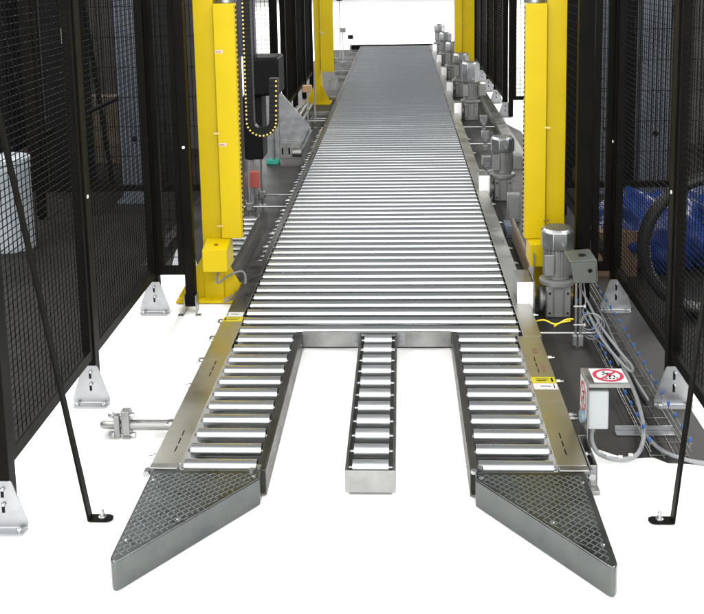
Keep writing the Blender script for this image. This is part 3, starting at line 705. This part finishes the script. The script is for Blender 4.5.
# grey hose by left column
hs = MB().tube(smooth_path([(-0.985, 5.06, 0.20), (-0.99, 5.05, 0.14), (-0.93, 5.12, 0.165), (-0.875, 5.20, 0.15), (-0.865, 5.16, 0.09), (-0.91, 5.08, 0.05), (-0.955, 5.02, 0.045)]), 0.006, 8)
hs.tube(smooth_path([(-0.96, 5.04, 0.05), (-0.90, 5.10, 0.07), (-0.85, 5.25, 0.095)]), 0.004, 8)
tag(hs.build('hose', mat('hose_grey', (0.17, 0.165, 0.16), 0.5)), 'grey looped hose hanging below the left yellow stub block', 'hose')

# lift carriage with energy chain
CYC = 6.4
ec = thing('energy_chain', 'black energy chain with yellow studs bending round beside left column', 'energy chain', tuple(ony(255, 138, CYC)) )
eo = ec.location.copy()
def chain_pts():
    top = ony(246, -20, CYC); low = ony(251, 120, CYC); ra = ony(273, 122, CYC); up = ony(273, 78, CYC)
    pts = []
    n = 34
    for i in range(n): pts.append(top.lerp(low, i / n))
    c = (low + ra) / 2; r = (ra - low).length / 2
    for i in range(13):
        a = math.pi + math.pi * i / 12; pts.append(Vector((c.x + r * math.cos(a), CYC, c.z + r * 0.95 * math.sin(a))))
    for i in range(1, 10): pts.append(ra.lerp(up, i / 9))
    return pts
cp = chain_pts(); lk = MB(); st = MB()
for i in range(len(cp) - 1):
    p, q = cp[i], cp[i + 1]; d = (q - p); l = d.length; d.normalize(); nn = Vector((-d.z, 0, d.x))
    vs_ = []
    for yy in (CYC - 0.03, CYC + 0.05):
        for (a, b) in ((0.04, -0.034), (0.96, -0.034), (0.96, 0.022), (0.04, 0.022)):
            v = p + d * (l * a) + nn * b; vs_.append((v.x - eo.x, yy - eo.y, v.z - eo.z))
    lk._add(vs_, [(0, 1, 2, 3), (4, 7, 6, 5), (0, 4, 5, 1), (1, 5, 6, 2), (2, 6, 7, 3), (3, 7, 4, 0)])
    c = p + d * l / 2 - nn * 0.024
    st.lathe([(0.0065, CYC - 0.034 - eo.y), (0.0065, CYC - 0.0302 - eo.y)], 8, 'y', Matrix.Translation((c.x - eo.x, 0, c.z - eo.z)))
lk.build('chain_links', M_rub, ec, False, stuff=True)
st.build('studs', mat('yellow_stud', (0.75, 0.6, 0.15), 0.5), ec, stuff=True)
# black carriage body
a = ony(247, 58, 7.0); b = ony(279, 92, 7.0)
cb_ = thing('lift_carriage', 'black lift carriage block behind the energy chain on the left', 'carriage', ((a.x + b.x) / 2, 7.0, 0))
def LB(mb): return local(mb, ((a.x + b.x) / 2, 7.0))
LB(MB().box(a.x - 0.02, b.x, 7.0, 7.35, b.z - 0.03, a.z)).build('body', M_mach, cb_, bevel=0.02)
LB(MB().box(a.x - 0.05, a.x + 0.085, 7.05, 7.3, 0.40, b.z - 0.031)).build('lower_body', M_mach, cb_, bevel=0.01)
c1 = ony(241, 0, 7.0); LB(MB().box(c1.x - 0.05, c1.x + 0.07, 7.1, 7.2, a.z + 0.001, 2.3)).build('guide_rail', mat('navy_steel', (0.008, 0.012, 0.035), 0.4), cb_, bevel=0.004)
LB(MB().box(c1.x - 0.02, c1.x + 0.03, 7.1, 7.2, 0.0045, 0.39)).build('leg', M_galv, cb_, bevel=0.004)
LB(MB().box(a.x - 0.03, a.x + 0.06, 6.96, 7.0, 0.21, 0.33)).build('red_buffer', M_redb, cb_, bevel=0.006)
# galvanised guard with triangular sheet
gy = 8.85
gd = thing('sheet_guard', 'galvanised channel post with triangular sheet guard, left of the conveyor', 'guard', (-1.2, gy, 0))
def LG(mb): return local(mb, (-1.2, gy))
u0 = ony(263, 72, gy); u1 = ony(276, 72, gy)
LG(MB().box(u0.x, u0.x + 0.07, gy, gy + 0.01, 0.05, 0.86).box(u0.x + 0.072, u0.x + 0.082, gy - 0.05, gy + 0.05, 0.05, 0.88).box(u0.x + 0.084, u0.x + 0.13, gy, gy + 0.01, 0.05, 0.88)).build('channel', M_galvl, gd, bevel=0.002)
LG(MB().box(u0.x + 0.01, u0.x + 0.12, gy - 0.06, gy + 0.05, 0.004, 0.045)).build('teal_foot', M_teal, gd, bevel=0.004)
p0 = ony(277, 88, gy); p1 = ony(311, 128, gy); p2 = ony(303, 146, gy)
LG(MB().prism([(u0.x + 0.132, 0.20), (p2.x - 0.05, 0.20), (p2.x, p2.z), (p1.x, p1.z), (p0.x, p0.z)], gy + 0.012, gy + 0.018, 'y')).build('triangle_sheet', M_galvl, gd, bevel=0.001)
bp = LG(MB().box(u0.x + 0.132, p2.x - 0.01, gy - 0.03, gy + 0.01, 0.05, 0.199)).build('base_channel', M_galv, gd, bevel=0.003)
for k in range(3): LG(MB().box(u0.x + 0.15 + 0.06 * k, u0.x + 0.165 + 0.06 * k, gy - 0.032, gy - 0.0303, 0.09, 0.15)).build('slot', M_blk, gd)
LG(MB().tube([p2 + Vector((-0.02, -0.03, -0.05)), p1 + Vector((-0.0, -0.03, -0.01))], 0.016, 12)).build('guide_roller', M_galvl, gd)
LG(MB().lathe([(0.04, p2.x - 0.09), (0.04, p2.x - 0.01)], 16, 'x', Matrix.Translation((0, gy - 0.05, 0.11)))).build('hub', M_galv, gd)
LG(MB().box(u0.x + 0.01, u0.x + 0.15, gy - 0.04, gy + 0.02, 0.88, 0.91).box(u0.x + 0.03, u0.x + 0.05, gy - 0.06, gy, 0.86, 0.96)).build('top_bracket', M_galv, gd, bevel=0.003)
# sensor poles left
def sensor_pole(label, x, y, h, rods, clampz=0.08, extra=None, xr=-0.835):
    t = thing('sensor_pole', label, 'pole', (x, y, 0.004), 0, 'sensor poles beside the conveyor')
    MB().lathe([(0.03, 0.0), (0.03, 0.006), (0.009, 0.008), (0.009, h)], 10).build('pole', M_galvl, t)
    MB().box(-0.022, 0.022, -0.025, 0.025, clampz - 0.025, clampz + 0.03).box(-0.03, -0.0225, -0.018, 0.018, clampz - 0.04, clampz + 0.05).build('clamp', M_galv, t, bevel=0.003)
    for (dy, dz) in rods: MB().tube([(-0.05 if xr > x else 0.05, dy, clampz + dz), (xr - x, dy, clampz + dz)], 0.008, 8).build('rod', M_galvl, t)
    if extra: MB().box(-0.05, 0.05, -0.03, 0.03, h - 0.005, h + 0.07).build('sensor_head', extra, t, bevel=0.006)
    return t
sensor_pole('thin steel sensor pole with clamp and rod, between left yellow column and conveyor', -1.10, 6.92, 0.42, [(0.0, 0.0)])
sensor_pole('second thin sensor pole right behind the first one on the left', -1.06, 7.28, 0.50, [(0.0, 0.0)])
sensor_pole('thin sensor pole in front of the far left yellow column', -1.02, 10.6, 0.42, [(0.0, 0.02)], extra=M_wood)
sensor_pole('taller thin sensor pole nearest the far left yellow column', -0.955, 10.75, 0.55, [(0.0, 0.02)])
sensor_pole('grey sensor head on a pole right of the far left yellow column', -0.97, 14.2, 0.36, [(0, 0), (0.5, 0)], extra=M_galv)
sensor_pole('far sensor pole with square head, left edge of the conveyor', -0.98, 16.6, 0.62, [(0, 0), (-1, 0)], extra=M_galv)
sensor_pole('farthest sensor pole with dark head at the conveyor back end', -0.96, 18.7, 0.34, [(0, 0), (-0.9, 0)], extra=M_mach)
sensor_pole('tall black banded sensor pole beside the far left conveyor end', -1.09, 17.6, 1.1, [(0, 0)], extra=M_mach)
pbn = thing('pipe_bundle', 'low heap of grey pipes on the floor before the far left column', 'pipes', (-1.19, 10.0, 0.004))
for k, (dx, dz, ln) in enumerate(((-0.08, 0.03, 2.0), (-0.015, 0.03, 1.8), (0.05, 0.03, 2.1), (-0.05, 0.085, 1.7), (0.02, 0.085, 1.9))):
    MB().lathe([(0.020, 0.0), (0.028, 0.0), (0.028, ln), (0.020, ln)], 14, 'y', Matrix.Translation((dx, 0.1 * (k % 3), dz))).build('pipe', M_gear if k % 2 else M_galv, pbn)
# right rods with clamps
for i, (yy, x1_, lb) in enumerate(((8.15, 0.77, 'bright rod with clamp crossing from right rail, behind the second gear motor'), (9.35, 0.86, 'bright rod with clamp, second one behind the second gear motor'), (10.3, 0.92, 'bright rod with clamp just in front of the tall dark gear motor'))):
    t = thing('sensor_rod', lb, 'rod', (x1_, yy, 0.004), 0, 'rods on the right rail')
    MB().tube([(0.626 - x1_, 0, 0.066), (0.03, 0, 0.066)], 0.009, 8).build('rod', M_bolt, t)
    MB().box(-0.10, -0.065, -0.03, 0.03, 0.0, 0.055).box(-0.10, -0.065, -0.03, 0.03, 0.0775, 0.11).box(-0.12, -0.05, -0.02, 0.03, 0.1105, 0.19).build('clamp', M_galvl, t, bevel=0.004)
# junction boxes low at right
def jbox(label, x0, x1, y, z0, z1, d=0.08, material=M_gear):
    t = thing('junction_box', label, 'box', ((x0 + x1) / 2, y, z0)); w = (x1 - x0) / 2
    MB().box(-w, w, 0, d, 0, z1 - z0).build('housing', material, t, bevel=0.004)
    MB().box(-w * 0.8, w * 0.8, -0.006, -0.0005, 0.02, z1 - z0 - 0.015).build('lid', material, t, bevel=0.002)
jbox('grey junction box low left of the right near yellow column', 0.715, 0.80, 6.75, 0.004, 0.20)
jbox('dark blue grey proximity box beside the right rail', 0.660, 0.705, 6.35, 0.004, 0.085, 0.16, M_col)
tag(MB().box(0.99, 1.09, 8.6, 17.5, 0.0045, 0.06).box(0.985, 1.095, 8.6, 17.5, 0.0605, 0.066).build('cable_duct', M_galv, bevel=0.002), 'long grey cable duct on the floor along the far right fence', 'cable duct')
# cross members left of the far bed
for i, yy in enumerate((11.6, 12.9, 14.9, 15.9, 17.4)):
    tag(MB().box(-1.10, -0.834, yy, yy + 0.05, 0.0045, 0.05).build('support_bar', M_galv, bevel=0.002), ('nearest', 'second nearest', 'middle', 'second farthest', 'farthest')[i] + ' of the flat grey support bars left of the far conveyor bed', 'bar', 'support bars left of the far bed')
jb = jbox('blue grey box hanging at the foot of the far left column', -0.90, -0.80, 12.2, 0.22, 0.36, 0.14, M_galv)

# ------------------------------------------------------------------ behind the fences
def h_column(label, x, y, w=0.19, d=0.16):
    t = thing('steel_column', label, 'column', (x, y, 0))
    MB().box(-w / 2, w / 2, 0, 0.012, 0.02, 3.2).build('flange', M_col, t); MB().box(-w / 2, w / 2, d, d + 0.012, 0.02, 3.2).build('flange', M_col, t)
    MB().box(-0.006, 0.006, 0.0125, d - 0.0005, 0.02, 3.2).build('web', M_col, t)
    MB().box(-w * 0.7, w * 0.7, -0.05, d + 0.06, 0.0045, 0.0195).build('base_plate', M_col, t)
    MB().lathe([(0.022, -0.006), (0.022, -0.0005)], 16, 'y', Matrix.Translation((0.01, 0, 0.50))).build('bolt_head', M_blk, t)
q = ony(131, 100, 7.4); h_column('blue grey steel hall column behind the left mesh fence', q.x, 7.4, 0.20)
q = ony(655, 100, 7.4); h_column('wide blue grey steel hall column behind the right mesh fence', q.x, 7.4, 0.20)
q = ony(607, 60, 7.6); h_column('narrow blue grey steel hall column beside the right near fence post', q.x, 7.6, 0.09)
# dark machine blocks and rods
def dark_block(label, px0, px1, Y, z0, z1, d, material=M_mach):
    p, q = ony(px0, 100, Y), ony(px1, 100, Y)
    t = thing('dark_cabinet', label, 'cabinet', ((p.x + q.x) / 2, Y, 0)); w = (q.x - p.x) / 2
    MB().box(-w, w, 0, d, z0, z1).build('housing', material, t, bevel=0.01)
    MB().box(-w * 0.85, w * 0.85, -0.012, -0.0005, z0 + 0.08, z1 - 0.08).build('door', material, t, bevel=0.004)
    MB().box(w * 0.6, w * 0.68, -0.03, -0.0125, (z0 + z1) / 2, (z0 + z1) / 2 + 0.12).build('handle', M_galv, t)
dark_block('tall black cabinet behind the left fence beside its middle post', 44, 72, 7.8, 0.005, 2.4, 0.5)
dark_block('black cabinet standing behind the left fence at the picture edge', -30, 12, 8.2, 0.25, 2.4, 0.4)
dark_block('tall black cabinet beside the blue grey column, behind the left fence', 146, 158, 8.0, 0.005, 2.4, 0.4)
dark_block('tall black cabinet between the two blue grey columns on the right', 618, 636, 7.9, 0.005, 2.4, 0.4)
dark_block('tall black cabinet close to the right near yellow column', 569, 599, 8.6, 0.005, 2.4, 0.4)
def strut(label, p, q, r=0.02):
    t = MB().tube([p, q], r, 4).build('strut', M_mach); tag(t, label, 'strut')
strut('dark diagonal strut leaning behind the left fence at the picture edge', ony(4, 20, 8.0), Vector((ony(36, 100, 8.0).x, 8.0, 0.01)))
strut('dark diagonal strut leaning beside the left blue grey column', ony(84, 5, 8.0), Vector((ony(108, 100, 8.0).x, 8.0, 0.01)))
strut('dark diagonal strut leaning behind the right fence', ony(672, 5, 8.3), Vector((ony(660, 100, 8.3).x, 8.3, 0.01)))
def rail_between(label, p, q): tag(MB().tube([p, q], 0.018, 4).build('crossbar', M_mach), label, 'crossbar')
rail_between('dark sloping crossbar behind the left fence, left of the middle post', ony(24, 142, 7.75), ony(52, 130, 7.75))
rail_between('dark sloping crossbar between middle post and blue grey column', ony(88, 112, 7.35), ony(118, 98, 7.35))
# pale sack / panel glimpsed at far left and crates
pb = ony(8, 222, 5.6)
t = thing('pale_drum', 'pale blue grey container glimpsed behind the mesh at the left edge', 'container', (ony(6, 170, 6.2).x, 6.2, 0.004))
MB().lathe([(0.15, 0), (0.155, 0.02), (0.15, 0.04), (0.15, 0.52), (0.155, 0.54), (0.15, 0.56), (0.13, 0.57)], 24).build('body', mat('pale_container', (0.22, 0.25, 0.28), 0.5), t)
MB().lathe([(0.155, 0.5705), (0.155, 0.60), (0.14, 0.606)], 24).build('lid', mat('pale_lid', (0.25, 0.28, 0.31), 0.5), t)
# wooden crate pieces seen through left mesh
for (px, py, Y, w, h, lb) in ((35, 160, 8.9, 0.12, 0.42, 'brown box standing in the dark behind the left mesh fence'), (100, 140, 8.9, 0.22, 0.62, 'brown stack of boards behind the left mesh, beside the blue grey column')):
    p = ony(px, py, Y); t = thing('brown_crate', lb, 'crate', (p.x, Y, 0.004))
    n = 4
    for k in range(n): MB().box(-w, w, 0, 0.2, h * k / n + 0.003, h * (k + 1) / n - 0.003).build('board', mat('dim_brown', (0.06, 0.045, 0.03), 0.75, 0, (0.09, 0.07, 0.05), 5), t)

# black hose hoop and blue film behind the right fence
hx, hy = 1.53, 4.86
hoop = thing('hose_hoop', 'large upright black hose ring behind the right mesh fence', 'hose ring', (hx, hy, 0.0))
for k, (r, rr, yo) in enumerate(((0.345, 0.032, 0.0), (0.338, 0.028, 0.06))):
    pts = [(r * math.cos(2 * math.pi * i / 56), yo + 0.012 * math.sin(2 * math.pi * i / 28), 0.012 + r + rr + r * math.sin(2 * math.pi * i / 56)) for i in range(56)]
    MB().tube(pts, rr, 12, True).build('ring', M_rub, hoop)
rib = MB()
for i in range(120):
    a = 2 * math.pi * i / 120; c, s_ = math.cos(a), math.sin(a)
    rib.box(0.316, 0.325, -0.012, 0.012, -0.002, 0.002, Matrix.Translation((0, -0.006, 0.388)) @ Matrix.Rotation(-a, 4, 'Y'))
rib.build('inner_ribs', M_galv, hoop, False, stuff=True)
MB().box(-0.10, 0.10, -0.05, 0.10, 0.0045, 0.0125).build('rest', M_rub, hoop)
bf = thing('film_bundle', 'bundle of crumpled blue plastic film behind the black hose ring', 'film bundle', (1.75, 5.75, 0.004))
def lump(cx_, cy_, cz_, rx, ry, rz, seed):
    bm = bmesh.new(); bmesh.ops.create_icosphere(bm, subdivisions=4, radius=1.0)
    rnd = random.Random(seed); ph = [rnd.uniform(0, 6.28) for _ in range(9)]
    for v in bm.verts:
        n = v.co.copy(); d = 1 + 0.10 * math.sin(5 * n.x + ph[0]) * math.sin(6 * n.z + ph[1]) + 0.07 * math.sin(13 * n.x + 7 * n.y + ph[2]) + 0.05 * math.sin(17 * n.z + 11 * n.x + ph[3]) + 0.03 * math.sin(31 * n.x - 23 * n.z + ph[4])
        v.co = Vector((cx_ + n.x * rx * d, cy_ + n.y * ry * d, max(0.003, cz_ + n.z * rz * d)))
    me = bpy.data.meshes.new('film'); bm.to_mesh(me); bm.free(); me.materials.append(M_film); me.shade_smooth()
    inst('film', me, bf)
lump(-0.30, 0.0, 0.20, 0.38, 0.22, 0.25, 1); lump(0.22, 0.05, 0.23, 0.38, 0.24, 0.30, 2); lump(0.62, 0.1, 0.22, 0.30, 0.22, 0.26, 3)
# cardboard boxes behind right fence
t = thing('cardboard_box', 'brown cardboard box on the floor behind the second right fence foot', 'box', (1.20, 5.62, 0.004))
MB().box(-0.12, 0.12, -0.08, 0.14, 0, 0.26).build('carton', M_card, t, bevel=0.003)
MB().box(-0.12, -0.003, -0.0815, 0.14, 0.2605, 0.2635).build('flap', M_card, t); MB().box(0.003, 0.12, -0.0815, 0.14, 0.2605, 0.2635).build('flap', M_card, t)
